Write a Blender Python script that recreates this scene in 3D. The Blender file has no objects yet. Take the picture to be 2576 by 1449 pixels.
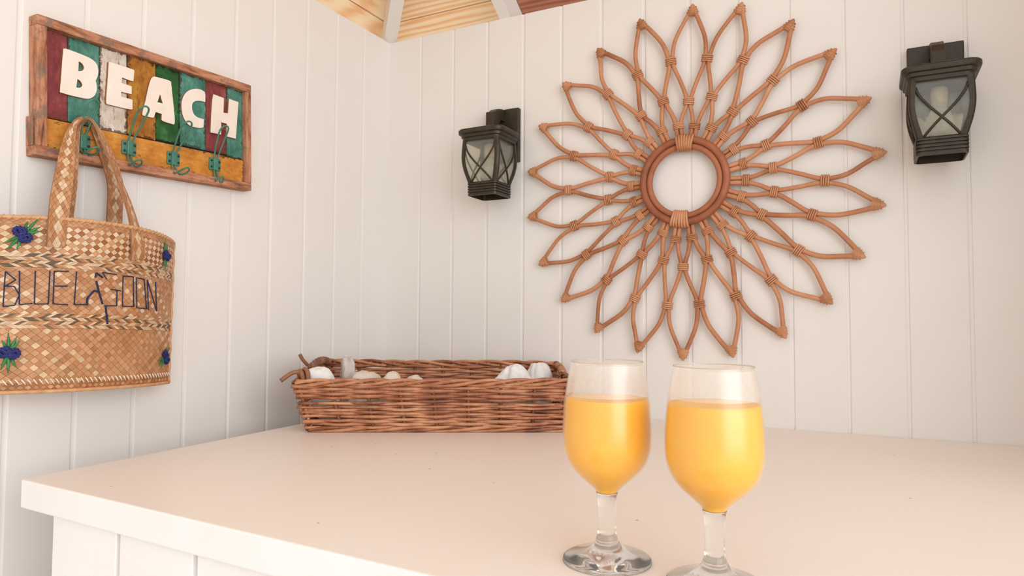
import bpy, bmesh, math, random
from mathutils import Vector, Matrix, noise
random.seed(7)
scene = bpy.context.scene
COL = scene.collection
T = 1.05                                   # height of the counter top above the floor

# ------------------------------------------------------------------ camera
IW, IH, FPX = 2576, 1449, 1737.81
CAM = Vector((1.15685, -1.50219, T + 0.21961))
FW = Vector((-0.45850, 0.88761, 0.04386)).normalized()
RT = Vector((0.88856, 0.45872, 0.00561)).normalized()
UP = RT.cross(FW).normalized()
RT = FW.cross(UP).normalized()
cam_data = bpy.data.cameras.new('camera')
cam = bpy.data.objects.new('camera', cam_data)
COL.objects.link(cam)
cam_data.sensor_width = 36.0
cam_data.lens = FPX / IW * 36.0
cam_data.clip_start = 0.02
m = Matrix((RT, UP, -FW)).transposed().to_4x4()
m.translation = CAM
cam.matrix_world = m
scene.camera = cam

# ------------------------------------------------------------------ light and exposure
world = bpy.data.worlds.new('daylight')
scene.world = world
world.use_nodes = True
bg = world.node_tree.nodes['Background']
bg.inputs[0].default_value = (0.885, 0.957, 1.0, 1)
bg.inputs[1].default_value = 0.86

def area_light(name, loc, target, sx, sy, power, color):
    d = bpy.data.lights.new(name, 'AREA')
    d.shape = 'RECTANGLE'; d.size = sx; d.size_y = sy; d.energy = power; d.color = color
    o = bpy.data.objects.new(name, d); COL.objects.link(o)
    o.location = loc
    o.rotation_euler = (Vector(target) - Vector(loc)).to_track_quat('-Z', 'Y').to_euler()
    return o
# added fill light off to the right, aimed to brighten the left wall
area_light('left_wall_fill', (3.3, -2.3, 1.7), (0.0, -0.6, 1.35), 2.6, 1.9, 36, (0.95, 0.98, 1.0))
scene.view_settings.view_transform = 'Standard'
scene.view_settings.look = 'None'
scene.view_settings.gamma = 1.0
scene.view_settings.use_curve_mapping = False
scene.view_settings.exposure = 0.56
scene.cycles.use_denoising = True
scene.cycles.max_bounces = 9
scene.cycles.adaptive_threshold = 0.02
scene.cycles.transparent_max_bounces = 16
scene.cycles.sample_clamp_indirect = 6.0

# ------------------------------------------------------------------ picking points in the place
def ray(x, y):
    return FW + RT * ((x - IW / 2) / FPX) - UP * ((y - IH / 2) / FPX)
def hit(x, y, P, n):
    d = ray(x, y)
    return CAM + d * ((Vector(P) - CAM).dot(n) / d.dot(n))
def on_right(x, y, off=0.0): return hit(x, y, (0, -off, 0), Vector((0, 1, 0)))
def on_left(x, y, off=0.0): return hit(x, y, (off, 0, 0), Vector((1, 0, 0)))
def on_table(x, y, z=0.0): return hit(x, y, (0, 0, T + z), Vector((0, 0, 1)))

# ------------------------------------------------------------------ materials
def lin(c):
    c = c / 255.0
    return c / 12.92 if c <= 0.04045 else ((c + 0.055) / 1.055) ** 2.4
def rgb(r, g, b): return (lin(r), lin(g), lin(b), 1.0)

class NT:
    def __init__(s, name):
        s.m = bpy.data.materials.new(name); s.m.use_nodes = True
        s.t = s.m.node_tree; s.b = s.t.nodes['Principled BSDF']; s.out = s.t.nodes['Material Output']
    def n(s, kind, **kw):
        x = s.t.nodes.new(kind)
        for k, v in kw.items():
            if k in x.inputs.keys(): x.inputs[k].default_value = v
            else: setattr(x, k, v)
        return x
    def l(s, a, b): s.t.links.new(a, b)
    def coords(s, scale=(1, 1, 1), rot=(0, 0, 0), kind='Object'):
        tc = s.n('ShaderNodeTexCoord'); mp = s.n('ShaderNodeMapping')
        mp.inputs['Scale'].default_value = scale; mp.inputs['Rotation'].default_value = rot
        s.l(tc.outputs[kind], mp.inputs['Vector']); return mp.outputs['Vector']
    def noise(s, vec, scale, detail=4.0, rough=0.6):
        x = s.n('ShaderNodeTexNoise'); x.inputs['Scale'].default_value = scale
        x.inputs['Detail'].default_value = detail; x.inputs['Roughness'].default_value = rough
        s.l(vec, x.inputs['Vector']); return x.outputs['Fac']
    def ramp(s, fac, stops):
        x = s.n('ShaderNodeValToRGB'); e = x.color_ramp.elements
        while len(e) < len(stops): e.new(0.5)
        for k, (p, c) in zip(e, stops): k.position = p; k.color = c
        s.l(fac, x.inputs[0]); return x.outputs[0]
    def mix(s, fac, a, b, blend='MIX'):
        x = s.n('ShaderNodeMix', data_type='RGBA', blend_type=blend)
        for sock, v in ((x.inputs['Factor'], fac), (x.inputs['A'], a), (x.inputs['B'], b)):
            pass
        def put(sock, v):
            if hasattr(v, 'is_output') or isinstance(v, bpy.types.NodeSocket): s.l(v, sock)
            else: sock.default_value = v
        put(x.inputs[0], fac); put(x.inputs[6], a); put(x.inputs[7], b)
        return x.outputs[2]
    def bump(s, h, strength=0.3, dist=0.001):
        x = s.n('ShaderNodeBump'); x.inputs['Strength'].default_value = strength
        x.inputs['Distance'].default_value = dist
        s.l(h, x.inputs['Height']); s.l(x.outputs[0], s.b.inputs['Normal'])
    def base(s, col, rough=0.6, spec=0.5, metal=0.0):
        if isinstance(col, bpy.types.NodeSocket): s.l(col, s.b.inputs['Base Color'])
        else: s.b.inputs['Base Color'].default_value = col
        s.b.inputs['Roughness'].default_value = rough
        s.b.inputs['Specular IOR Level'].default_value = spec
        s.b.inputs['Metallic'].default_value = metal
        return s.m

def paint(name, c, c2, rough=0.45, scale=6, bump=0.15, spec=0.4):
    k = NT(name); v = k.coords()
    f = k.noise(v, scale, 3)
    k.base(k.ramp(f, [(0.3, c), (0.7, c2)]), rough, spec)
    k.bump(k.noise(v, 160, 3), bump, 0.0006)
    return k.m

M = {}
M['wall'] = paint('white_wall_paint', rgb(233, 226, 220), rgb(237, 231, 226), 0.5, 2.5, 0.12)
k = NT('cream_counter_paint'); v = k.coords()
c = k.ramp(k.noise(v, 3, 3), [(0.3, rgb(244, 231, 221)), (0.7, rgb(246, 235, 226))])
sp = k.n('ShaderNodeTexVoronoi'); sp.inputs['Scale'].default_value = 16; k.l(v, sp.inputs['Vector'])
c = k.mix(k.ramp(sp.outputs['Distance'], [(0.018, (1, 1, 1, 1)), (0.03, (0, 0, 0, 1))]), c, rgb(150, 105, 80))
k.base(c, 0.38, 0.4); k.bump(k.noise(v, 220, 3), 0.12, 0.0004); M['counter'] = k.m
M['counter_front'] = paint('white_counter_front_paint', rgb(242, 234, 230), rgb(246, 240, 237), 0.42, 9, 0.35)
M['floor'] = paint('floor_boards', rgb(188, 176, 162), rgb(200, 188, 175), 0.6, 5)
M['ground'] = paint('pale_sand', rgb(240, 228, 212), rgb(246, 236, 222), 0.9, 1.2)

def wood(name, stops, scale=(1, 1, 1), rough=0.6, axis_scale=28.0, distort=6.0):
    k = NT(name); v = k.coords(scale)
    w = k.n('ShaderNodeTexWave', wave_type='BANDS', bands_direction='Y')
    w.inputs['Scale'].default_value = axis_scale; w.inputs['Distortion'].default_value = distort
    w.inputs['Detail'].default_value = 3; w.inputs['Detail Scale'].default_value = 1.2
    k.l(v, w.inputs['Vector'])
    nz = k.noise(v, 9, 5)
    mixf = k.n('ShaderNodeMath', operation='MULTIPLY_ADD'); k.l(w.outputs['Fac'], mixf.inputs[0])
    mixf.inputs[1].default_value = 0.55
    sc = k.n('ShaderNodeMath', operation='MULTIPLY'); k.l(nz, sc.inputs[0]); sc.inputs[1].default_value = 0.5
    k.l(sc.outputs[0], mixf.inputs[2])
    k.base(k.ramp(mixf.outputs[0], stops), rough, 0.3); k.bump(mixf.outputs[0], 0.15, 0.001)
    return k.m
pine = [(0.15, rgb(240, 180, 126)), (0.5, rgb(253, 216, 174)), (0.85, rgb(255, 230, 198))]
M['deck_x'] = wood('pine_deck', pine, (0.5, 4, 4), 0.55, 5.5, 5)
M['deck_y'] = wood('pine_deck_turned', pine, (4, 0.5, 4), 0.55, 5.5, 5)
M['deck_red'] = wood('red_stained_deck', [(0.2, rgb(150, 90, 68)), (0.8, rgb(186, 122, 96))], (0.5, 4, 4), 0.5, 5.5, 5)
k = NT('white_rafter_paint'); v = k.coords()
c = k.mix(k.ramp(k.noise(v, 14, 5, 0.7), [(0.66, (0, 0, 0, 1)), (0.74, (1, 1, 1, 1))]), rgb(234, 228, 222), rgb(172, 138, 108))
k.base(c, 0.55, 0.3); k.bump(k.noise(v, 90, 3), 0.3, 0.001); M['rafter'] = k.m
def frame_wood(name, stretch):
    k = NT(name); g = k.noise(k.coords(stretch), 11, 7, 0.72)
    c = k.ramp(g, [(0.30, rgb(84, 58, 44)), (0.41, rgb(156, 100, 72)), (0.55, rgb(196, 138, 106)), (0.66, rgb(204, 152, 122)), (0.74, rgb(150, 136, 126))])
    d = k.ramp(k.noise(k.coords(), 34, 6, 0.75), [(0.52, (0, 0, 0, 1)), (0.62, (0.75, 0.75, 0.75, 1))])
    c = k.mix(d, c, rgb(122, 106, 94))
    k.base(c, 0.75, 0.2); k.bump(g, 0.6, 0.0015); return k.m
M['frame_h'] = frame_wood('weathered_rail_wood', (9, 1.4, 9))
M['frame_v'] = frame_wood('weathered_upright_wood', (9, 9, 1.4))
def chipped(name, c1, c2, chip=(120, 70, 45), amount=0.585, c3=None, streak=(1, 1, 0.3), em=(1.0, 2.2)):
    k = NT(name); v = k.coords()
    stops = [(0.36, c1), (0.54, c2)] + ([(0.66, c3)] if c3 else [])
    c = k.ramp(k.noise(v, 30, 6, 0.7), stops)
    br = k.ramp(k.noise(k.coords(streak), 150, 3, 0.6), [(0.3, (0.80, 0.80, 0.80, 1)), (0.65, (1.08, 1.08, 1.08, 1))])
    c = k.mix(1.0, c, br, 'MULTIPLY')
    ch = k.ramp(k.noise(k.coords(streak), 75, 6, 0.75), [(amount, (0, 0, 0, 1)), (amount + 0.06, (0.85, 0.85, 0.85, 1))])
    c = k.mix(ch, c, rgb(*chip))
    # paint worn off along the edges of each board
    tc = k.n('ShaderNodeTexCoord'); sx = k.n('ShaderNodeSeparateXYZ'); k.l(tc.outputs['Generated'], sx.inputs[0])
    def pp(sock, mul):
        a = k.n('ShaderNodeMath', operation='PINGPONG'); k.l(sock, a.inputs[0]); a.inputs[1].default_value = 0.5
        b = k.n('ShaderNodeMath', operation='MULTIPLY'); k.l(a.outputs[0], b.inputs[0]); b.inputs[1].default_value = mul; return b.outputs[0]
    mn = k.n('ShaderNodeMath', operation='MINIMUM'); k.l(pp(sx.outputs[1], em[0]), mn.inputs[0]); k.l(pp(sx.outputs[2], em[1]), mn.inputs[1])
    nz = k.n('ShaderNodeMath', operation='MULTIPLY_ADD'); k.l(k.noise(v, 110, 4, 0.7), nz.inputs[0]); nz.inputs[1].default_value = -0.5; nz.inputs[2].default_value = 0.25
    ad = k.n('ShaderNodeMath', operation='ADD'); k.l(mn.outputs[0], ad.inputs[0]); k.l(nz.outputs[0], ad.inputs[1])
    eg = k.ramp(ad.outputs[0], [(0.035, (0.9, 0.9, 0.9, 1)), (0.07, (0, 0, 0, 1))])
    c = k.mix(eg, c, rgb(*[q * 0.62 for q in chip]))
    k.base(c, 0.6, 0.25); k.bump(k.noise(k.coords(streak), 110, 5), 0.6, 0.0014); return k.m
M['maroon'] = chipped('maroon_paint', rgb(120, 52, 56), rgb(142, 66, 68), (164, 84, 58), 0.60, rgb(160, 88, 84))
M['teal'] = chipped('teal_paint', rgb(58, 110, 96), rgb(88, 142, 126), (100, 104, 70), 0.60, rgb(112, 158, 144))
M['whitewash'] = chipped('whitewash_paint', rgb(196, 180, 162), rgb(222, 208, 194), (156, 116, 88), 0.55, rgb(232, 220, 208))
M['ochre'] = chipped('ochre_paint', rgb(150, 92, 40), rgb(180, 120, 46), (136, 78, 40), 0.56, rgb(190, 146, 48))
M['green'] = chipped('green_paint', rgb(34, 78, 40), rgb(50, 100, 52), (40, 64, 38), 0.60, rgb(72, 122, 70))
M['yellow'] = chipped('yellow_ochre_paint', rgb(190, 118, 48), rgb(212, 142, 62), (126, 88, 40), 0.57, rgb(220, 160, 78), (1, 0.3, 1), (8.0, 1.0))
M['letter'] = paint('letter_paint', rgb(240, 222, 208), rgb(246, 232, 220), 0.6, 30, 0.2)
M['letter_edge'] = paint('letter_edge_wood', rgb(150, 96, 62), rgb(170, 110, 74), 0.7, 30)
M['hook'] = paint('green_hook_enamel', rgb(62, 116, 96), rgb(80, 134, 114), 0.4, 60, 0.1)
M['screw'] = paint('dark_screw_steel', rgb(40, 40, 38), rgb(60, 58, 54), 0.5, 80)

def strand(name, c1, c2, c3, scale=14, rough=0.5, spec=0.35, stretch=(1, 1, 1)):
    k = NT(name); v = k.coords(stretch)
    oi = k.n('ShaderNodeObjectInfo')
    f = k.noise(v, scale, 5, 0.65)
    a = k.n('ShaderNodeMath', operation='MULTIPLY_ADD'); k.l(oi.outputs['Random'], a.inputs[0]); a.inputs[1].default_value = 0.3
    k.l(f, a.inputs[2])
    c = k.ramp(a.outputs[0], [(0.38, c1), (0.62, c2), (0.92, c3)])
    k.base(c, rough, spec); k.bump(k.noise(v, 130, 4), 0.3, 0.0008); return k.m
M['rattan'] = strand('rattan_cane', rgb(158, 98, 64), rgb(190, 128, 90), rgb(208, 150, 112))
M['rattan_wrap'] = strand('rattan_binding', rgb(168, 108, 72), rgb(198, 138, 98), rgb(212, 156, 118), 40)
M['ring'] = strand('dark_rattan_ring', rgb(134, 76, 50), rgb(164, 98, 68), rgb(184, 118, 84))
M['willow'] = strand('willow_rod', rgb(112, 62, 40), rgb(166, 102, 68), rgb(212, 154, 114), 22, 0.42, 0.5)
M['willow_dark'] = strand('dark_willow_rod', rgb(104, 62, 42), rgb(138, 90, 60), rgb(160, 110, 76), 20, 0.5, 0.4)

k = NT('woven_palm_leaf')
at_ = k.n('ShaderNodeAttribute', attribute_name='strip_colour'); v = k.coords()
f = k.ramp(k.noise(v, 240, 3), [(0.25, (0.82, 0.82, 0.82, 1)), (0.75, (1.1, 1.1, 1.1, 1))])
k.base(k.mix(1.0, at_.outputs['Color'], f, 'MULTIPLY'), 0.5, 0.35); k.bump(k.noise(v, 400, 2), 0.2, 0.0004); M['palm'] = k.m
M['palm_edge'] = paint('palm_braid', rgb(196, 142, 98), rgb(216, 166, 122), 0.6, 90, 0.5)
M['palm_back'] = paint('palm_lining', rgb(140, 92, 58), rgb(168, 116, 76), 0.7, 90, 0.5)
M['stitch'] = paint('pale_raffia', rgb(232, 206, 180), rgb(244, 224, 200), 0.6, 90)
M['thread'] = paint('navy_thread', rgb(24, 32, 66), rgb(34, 44, 84), 0.6, 300)
M['blue'] = paint('blue_raffia', rgb(24, 28, 84), rgb(44, 48, 118), 0.5, 160, 0.6)
M['leafgreen'] = paint('green_raffia', rgb(28, 98, 56), rgb(72, 142, 74), 0.5, 120, 0.4)

k = NT('bronze_lamp_metal'); v = k.coords()
k.base(k.ramp(k.noise(v, 60, 4), [(0.3, rgb(52, 45, 34)), (0.7, rgb(68, 58, 45))]), 0.42, 0.5, 0.35)
k.bump(k.noise(v, 300, 2), 0.08, 0.0003); M['bronze'] = k.m
M['lamp_inside'] = paint('lamp_dark_inside', rgb(36, 34, 26), rgb(44, 42, 32), 0.7, 60)
M['socket'] = paint('lamp_socket', rgb(178, 160, 136), rgb(200, 182, 160), 0.5, 60)

def thin_glass(name, frost, tint=(1, 1, 1, 1), rough=0.03, frost_col=(0.93, 0.9, 0.87, 1), bump=0.0, gloss=1.0):
    k = NT(name); t = k.t
    tr = k.n('ShaderNodeBsdfTransparent'); tr.inputs[0].default_value = tint
    gl = k.n('ShaderNodeBsdfGlossy'); gl.inputs['Roughness'].default_value = rough
    gl.inputs[0].default_value = (gloss, gloss, gloss, 1)
    fr = k.n('ShaderNodeLayerWeight'); fr.inputs['Blend'].default_value = 0.5
    pw = k.n('ShaderNodeMath', operation='POWER'); k.l(fr.outputs['Facing'], pw.inputs[0]); pw.inputs[1].default_value = 5.0
    ma = k.n('ShaderNodeMath', operation='MULTIPLY_ADD'); k.l(pw.outputs[0], ma.inputs[0]); ma.inputs[1].default_value = 0.6; ma.inputs[2].default_value = 0.035
    m1 = k.n('ShaderNodeMixShader'); k.l(ma.outputs[0], m1.inputs[0]); k.l(tr.outputs[0], m1.inputs[1]); k.l(gl.outputs[0], m1.inputs[2])
    last = m1
    if frost > 0:
        df = k.n('ShaderNodeBsdfDiffuse'); df.inputs[0].default_value = frost_col
        tl = k.n('ShaderNodeBsdfTranslucent'); tl.inputs[0].default_value = frost_col
        m2 = k.n('ShaderNodeMixShader'); m2.inputs[0].default_value = 0.5
        k.l(df.outputs[0], m2.inputs[1]); k.l(tl.outputs[0], m2.inputs[2])
        f = k.noise(k.coords(), 55, 4, 0.6)
        mr = k.n('ShaderNodeMapRange'); k.l(f, mr.inputs[0])
        mr.inputs[1].default_value = 0.3; mr.inputs[2].default_value = 0.7
        mr.inputs[3].default_value = frost * 0.8; mr.inputs[4].default_value = frost * 1.2
        m3 = k.n('ShaderNodeMixShader'); k.l(mr.outputs[0], m3.inputs[0])
        k.l(m1.outputs[0], m3.inputs[1]); k.l(m2.outputs[0], m3.inputs[2]); last = m3
    if bump:
        b = k.n('ShaderNodeBump'); b.inputs['Strength'].default_value = bump; b.inputs['Distance'].default_value = 0.002
        k.l(k.noise(k.coords(), 40, 2), b.inputs['Height'])
        k.l(b.outputs[0], gl.inputs['Normal']); k.l(b.outputs[0], fr.inputs['Normal'])
    k.l(last.outputs[0], k.out.inputs['Surface'])
    return k.m
M['pane'] = thin_glass('lamp_pane_glass', 0.10, (0.97, 0.97, 0.93, 1), 0.08, (0.9, 0.88, 0.82, 1), 0.5)
M['bulb'] = thin_glass('bulb_glass', 0.55, (1, 1, 0.98, 1), 0.1, (0.95, 0.93, 0.9, 1))
k = NT('chilled_foot_glass')
k.base((0.98, 0.98, 0.95, 1), 0.12, 0.5); k.b.inputs['Transmission Weight'].default_value = 0.9; k.b.inputs['IOR'].default_value = 1.3
k.bump(k.noise(k.coords(), 130, 3), 0.25, 0.0006)
M['foot'] = k.m
k = NT('amber_glass_rim')
k.base((0.95, 0.90, 0.80, 1), 0.05, 0.5); k.b.inputs['Transmission Weight'].default_value = 0.8; k.b.inputs['IOR'].default_value = 1.4
M['rim'] = k.m
M['mist'] = thin_glass('condensation_film', 0.38, (1, 1, 1, 1), 0.3, (0.95, 0.92, 0.89, 1))
M['bowl'] = thin_glass('chilled_bowl_glass', 0.04, (0.99, 0.99, 0.985, 1), 0.30, (0.96, 0.93, 0.9, 1))
k = NT('clear_stem_glass')
k.base((0.98, 0.98, 0.96, 1), 0.07, 0.5); k.b.inputs['Transmission Weight'].default_value = 0.95; k.b.inputs['IOR'].default_value = 1.33
M['stem'] = k.m
k = NT('orange_juice'); v = k.coords()
k.base(k.ramp(k.noise(v, 30, 3), [(0.3, rgb(255, 178, 12)), (0.7, rgb(255, 188, 26))]), 0.35, 0.3)
k.b.inputs['Subsurface Weight'].default_value = 0.4; k.b.inputs['Subsurface Radius'].default_value = (0.02, 0.01, 0.003)
k.b.inputs['Subsurface Scale'].default_value = 0.5
M['juice'] = k.m
k = NT('terry_towel'); v = k.coords()
k.base(k.ramp(k.noise(v, 60, 4), [(0.3, rgb(236, 232, 230)), (0.7, rgb(246, 243, 241))]), 0.95, 0.1)
k.b.inputs['Sheen Weight'].default_value = 0.3
k.bump(k.noise(v, 420, 3), 0.7, 0.0015); M['towel_white'] = k.m
k = NT('cream_towel'); v = k.coords()
k.base(k.ramp(k.noise(v, 60, 4), [(0.3, rgb(226, 212, 200)), (0.7, rgb(236, 222, 212))]), 0.95, 0.1)
k.bump(k.noise(v, 420, 3), 0.7, 0.0015); M['towel_cream'] = k.m
k = NT('linen_cloth'); v = k.coords()
k.base(k.ramp(k.noise(v, 60, 4), [(0.3, rgb(204, 194, 184)), (0.7, rgb(220, 210, 200))]), 0.9, 0.1)
k.bump(k.noise(v, 420, 3), 0.3, 0.0008); M['linen'] = k.m

# ------------------------------------------------------------------ object helpers
def tag(o, label=None, cat=None, group=None, kind=None):
    if label: o['label'] = label
    if cat: o['category'] = cat
    if group: o['group'] = group
    if kind: o['kind'] = kind
    return o
ORIG = {}
def root(name, loc, label=None, cat=None, group=None, kind=None):
    o = bpy.data.objects.new(name, None); COL.objects.link(o)
    o.location = loc; o.empty_display_size = 0.05
    ORIG[o.name] = Vector(loc)
    return tag(o, label, cat, group, kind)
def mesh_obj(name, verts, faces, mat, parent=None, smooth=True, loc=None, mats=None, midx=None):
    """verts in world space; the object's origin is its thing's origin (or loc for a thing of one mesh)"""
    if parent is not None: org = ORIG[parent.name]
    elif loc is not None: org = Vector(loc)
    else: org = Vector((0, 0, 0))
    me = bpy.data.meshes.new(name)
    me.from_pydata([tuple(Vector(v) - org) for v in verts], [], faces)
    for mm in (mats or [mat]): me.materials.append(mm)
    if midx: me.polygons.foreach_set('material_index', midx)
    if smooth: me.polygons.foreach_set('use_smooth', [True] * len(me.polygons))
    me.update()
    o = bpy.data.objects.new(name, me); COL.objects.link(o)
    if parent is not None:
        o.parent = parent
        ORIG[o.name] = org
    else:
        o.location = org; ORIG[o.name] = org
    return o
def fix_normals(o):
    bm = bmesh.new(); bm.from_mesh(o.data)
    bmesh.ops.recalc_face_normals(bm, faces=bm.faces); bm.to_mesh(o.data); bm.free()
def copy_tree(o, parent=None):
    c = o.copy(); COL.objects.link(c); c.parent = parent
    ORIG[c.name] = ORIG.get(o.name, Vector())
    for ch in list(o.children): copy_tree(ch, c)
    return c

def catmull(pts, n=6, closed=False):
    P = [Vector(p) for p in pts]; out = []
    N = len(P); segs = N if closed else N - 1
    for i in range(segs):
        if closed: a, b, c, d = P[(i - 1) % N], P[i], P[(i + 1) % N], P[(i + 2) % N]
        else: a, b, c, d = P[max(i - 1, 0)], P[i], P[i + 1], P[min(i + 2, N - 1)]
        for j in range(n):
            t = j / n
            out.append(0.5 * ((2 * b) + (c - a) * t + (2 * a - 5 * b + 4 * c - d) * t * t + (3 * b - a - 3 * c + d) * t ** 3))
    if not closed: out.append(P[-1])
    return out
def tube(pts, rad, sides=8, closed=False, flat=None, base=0):
    """verts, faces of a tube; rad a number or list; flat=(normal, factor) squashes along a direction"""
    P = [Vector(p) for p in pts]; N = len(P)
    R = rad if isinstance(rad, (list, tuple)) else [rad] * N
    V, F = [], []
    tan = []
    for i in range(N):
        a = P[(i - 1) % N] if (closed or i > 0) else P[i]
        b = P[(i + 1) % N] if (closed or i < N - 1) else P[i]
        d = (b - a); tan.append(d.normalized() if d.length > 1e-9 else Vector((0, 0, 1)))
    ref = Vector((0, 0, 1)) if abs(tan[0].z) < 0.9 else Vector((1, 0, 0))
    nrm = (ref - tan[0] * ref.dot(tan[0])).normalized()
    for i in range(N):
        nrm = (nrm - tan[i] * nrm.dot(tan[i]))
        nrm = nrm.normalized() if nrm.length > 1e-6 else tan[i].orthogonal().normalized()
        bi = tan[i].cross(nrm)
        for s in range(sides):
            a = 2 * math.pi * s / sides
            off = nrm * math.cos(a) * R[i] + bi * math.sin(a) * R[i]
            if flat: off -= flat[0] * (off.dot(flat[0]) * (1 - flat[1]))
            V.append(P[i] + off)
    rings = N if closed else N - 1
    for i in range(rings):
        for s in range(sides):
            a = i * sides + s; b = i * sides + (s + 1) % sides
            c = ((i + 1) % N) * sides + (s + 1) % sides; d = ((i + 1) % N) * sides + s
            F.append((a + base, b + base, c + base, d + base))
    if not closed:
        F.append(tuple(base + s for s in reversed(range(sides))))
        F.append(tuple(base + (N - 1) * sides + s for s in range(sides)))
    return V, F
def join(parts):
    V, F = [], []
    for v, f in parts:
        b = len(V); V += list(v); F += [tuple(i + b for i in q) for q in f]
    return V, F
def box(c, sx, sy, sz, R=None, bev=0.0, seg=2):
    """bevelled box centred at c, R: 3x3 rotation"""
    bm = bmesh.new(); bmesh.ops.create_cube(bm, size=1.0)
    for v in bm.verts: v.co = Vector((v.co.x * sx, v.co.y * sy, v.co.z * sz))
    if bev > 0: bmesh.ops.bevel(bm, geom=bm.edges[:], offset=bev, segments=seg, affect='EDGES', profile=0.5)
    V = [(R @ v.co if R else v.co.copy()) + Vector(c) for v in bm.verts]
    F = [tuple(v.index for v in f.verts) for f in bm.faces]
    bm.free(); return V, F
def prism(poly, n, depth, bev=0.0):
    """poly: world points of a flat outline; extruded by depth along -n; bevelled"""
    bm = bmesh.new()
    n = Vector(n).normalized()
    vs = [bm.verts.new(p) for p in poly]; f = bm.faces.new(vs)
    r = bmesh.ops.extrude_face_region(bm, geom=[f])
    for v in [g for g in r['geom'] if isinstance(g, bmesh.types.BMVert)]: v.co -= n * depth
    bmesh.ops.recalc_face_normals(bm, faces=bm.faces)
    if bev > 0: bmesh.ops.bevel(bm, geom=bm.edges[:], offset=bev, segments=2, affect='EDGES', profile=0.5)
    bm.verts.index_update()
    V = [v.co.copy() for v in bm.verts]; F = [tuple(v.index for v in f.verts) for f in bm.faces]
    bm.free(); return V, F
def lathe(profile, c, sides=48):
    V, F = [], []; N = len(profile)
    for r, z in profile:
        for s in range(sides):
            a = 2 * math.pi * s / sides
            V.append(Vector((c[0] + r * math.cos(a), c[1] + r * math.sin(a), c[2] + z)))
    for i in range(N - 1):
        for s in range(sides):
            F.append((i * sides + s, i * sides + (s + 1) % sides, (i + 1) * sides + (s + 1) % sides, (i + 1) * sides + s))
    return V, F
def cap_lathe(V, F, N, sides, first=True, last=True):
    if first: F.append(tuple(reversed(range(sides))))
    if last: F.append(tuple((N - 1) * sides + s for s in range(sides)))
    return V, F
def smooth_profile(pts, n=5):
    return [(max(p.x, 0.0003), p.y) for p in catmull([(r, z, 0) for r, z in pts], n)]

# ------------------------------------------------------------------ the hut: walls, floor, roof
S = 0.1016; ZT = T + 0.97265
GROOVE, BACK = 0.0055, 0.0045
def plank_mesh(name, w, h):
    V, F = box((0, 0, h / 2), w, 0.016, h, None, 0.002, 2)
    me = bpy.data.meshes.new(name); me.from_pydata(V, [], F); me.materials.append(M['wall']); me.update()
    return me
PM = plank_mesh('plank', S - GROOVE, ZT)
wl = root('wall_left', (0, 0, 0), 'white painted grooved board wall behind the beach sign', kind='structure')
wr = root('wall_right', (0, 0, 0), 'white painted grooved board wall behind the rattan sunburst', kind='structure')
def add_planks(wall, phase, count, right):
    for i in range(count):
        if i == 0:
            w = phase * S - GROOVE / 2 + 0.012; me = plank_mesh('plank', w, ZT); c = w / 2 - 0.012
        else: me = PM; c = (phase + i - 0.5) * S
        o = bpy.data.objects.new('plank', me); COL.objects.link(o); o.parent = wall
        if right: o.location = (c, 0.008, 0)
        else: o.location = (-0.008, -c, 0); o.rotation_euler = (0, 0, math.pi / 2)
add_planks(wl, 1.075, 26, False)
add_planks(wr, 1.030, 28, True)
V, F = box((-0.0082, -1.3, ZT / 2), 0.012, 2.64, ZT - 0.002)
mesh_obj('backing', V, F, M['wall'], wl, False)
V, F = box((1.4, 0.0082, ZT / 2), 2.84, 0.012, ZT - 0.002)
mesh_obj('backing', V, F, M['wall'], wr, False)

ws = root('wall_added_shade', (1.60, 0, 0), 'added unseen white board wall that shades the right end of the right wall', kind='structure')  # short wall added out of view to darken the right wall's far end
for i in range(5):
    o = bpy.data.objects.new('plank', PM); COL.objects.link(o); o.parent = ws
    o.location = (0.008, -(i + 0.52) * S, 0); o.rotation_euler = (0, 0, math.pi / 2)
V, F = box((1.6105, -0.26, ZT / 2), 0.012, 0.50, ZT - 0.002)
mesh_obj('backing', V, F, M['wall'], ws, False)
V, F = box((1.4, -1.6, -0.03), 3.2, 3.6, 0.06)
tag(mesh_obj('floor', V, F, M['floor'], None, False), 'wooden floor of the bar hut', kind='structure')
V, F = box((1.0, -2.0, -0.12), 60, 60, 0.04)
tag(mesh_obj('ground', V, F, M['ground'], None, False), 'pale sand around the bar hut', kind='structure')

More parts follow.
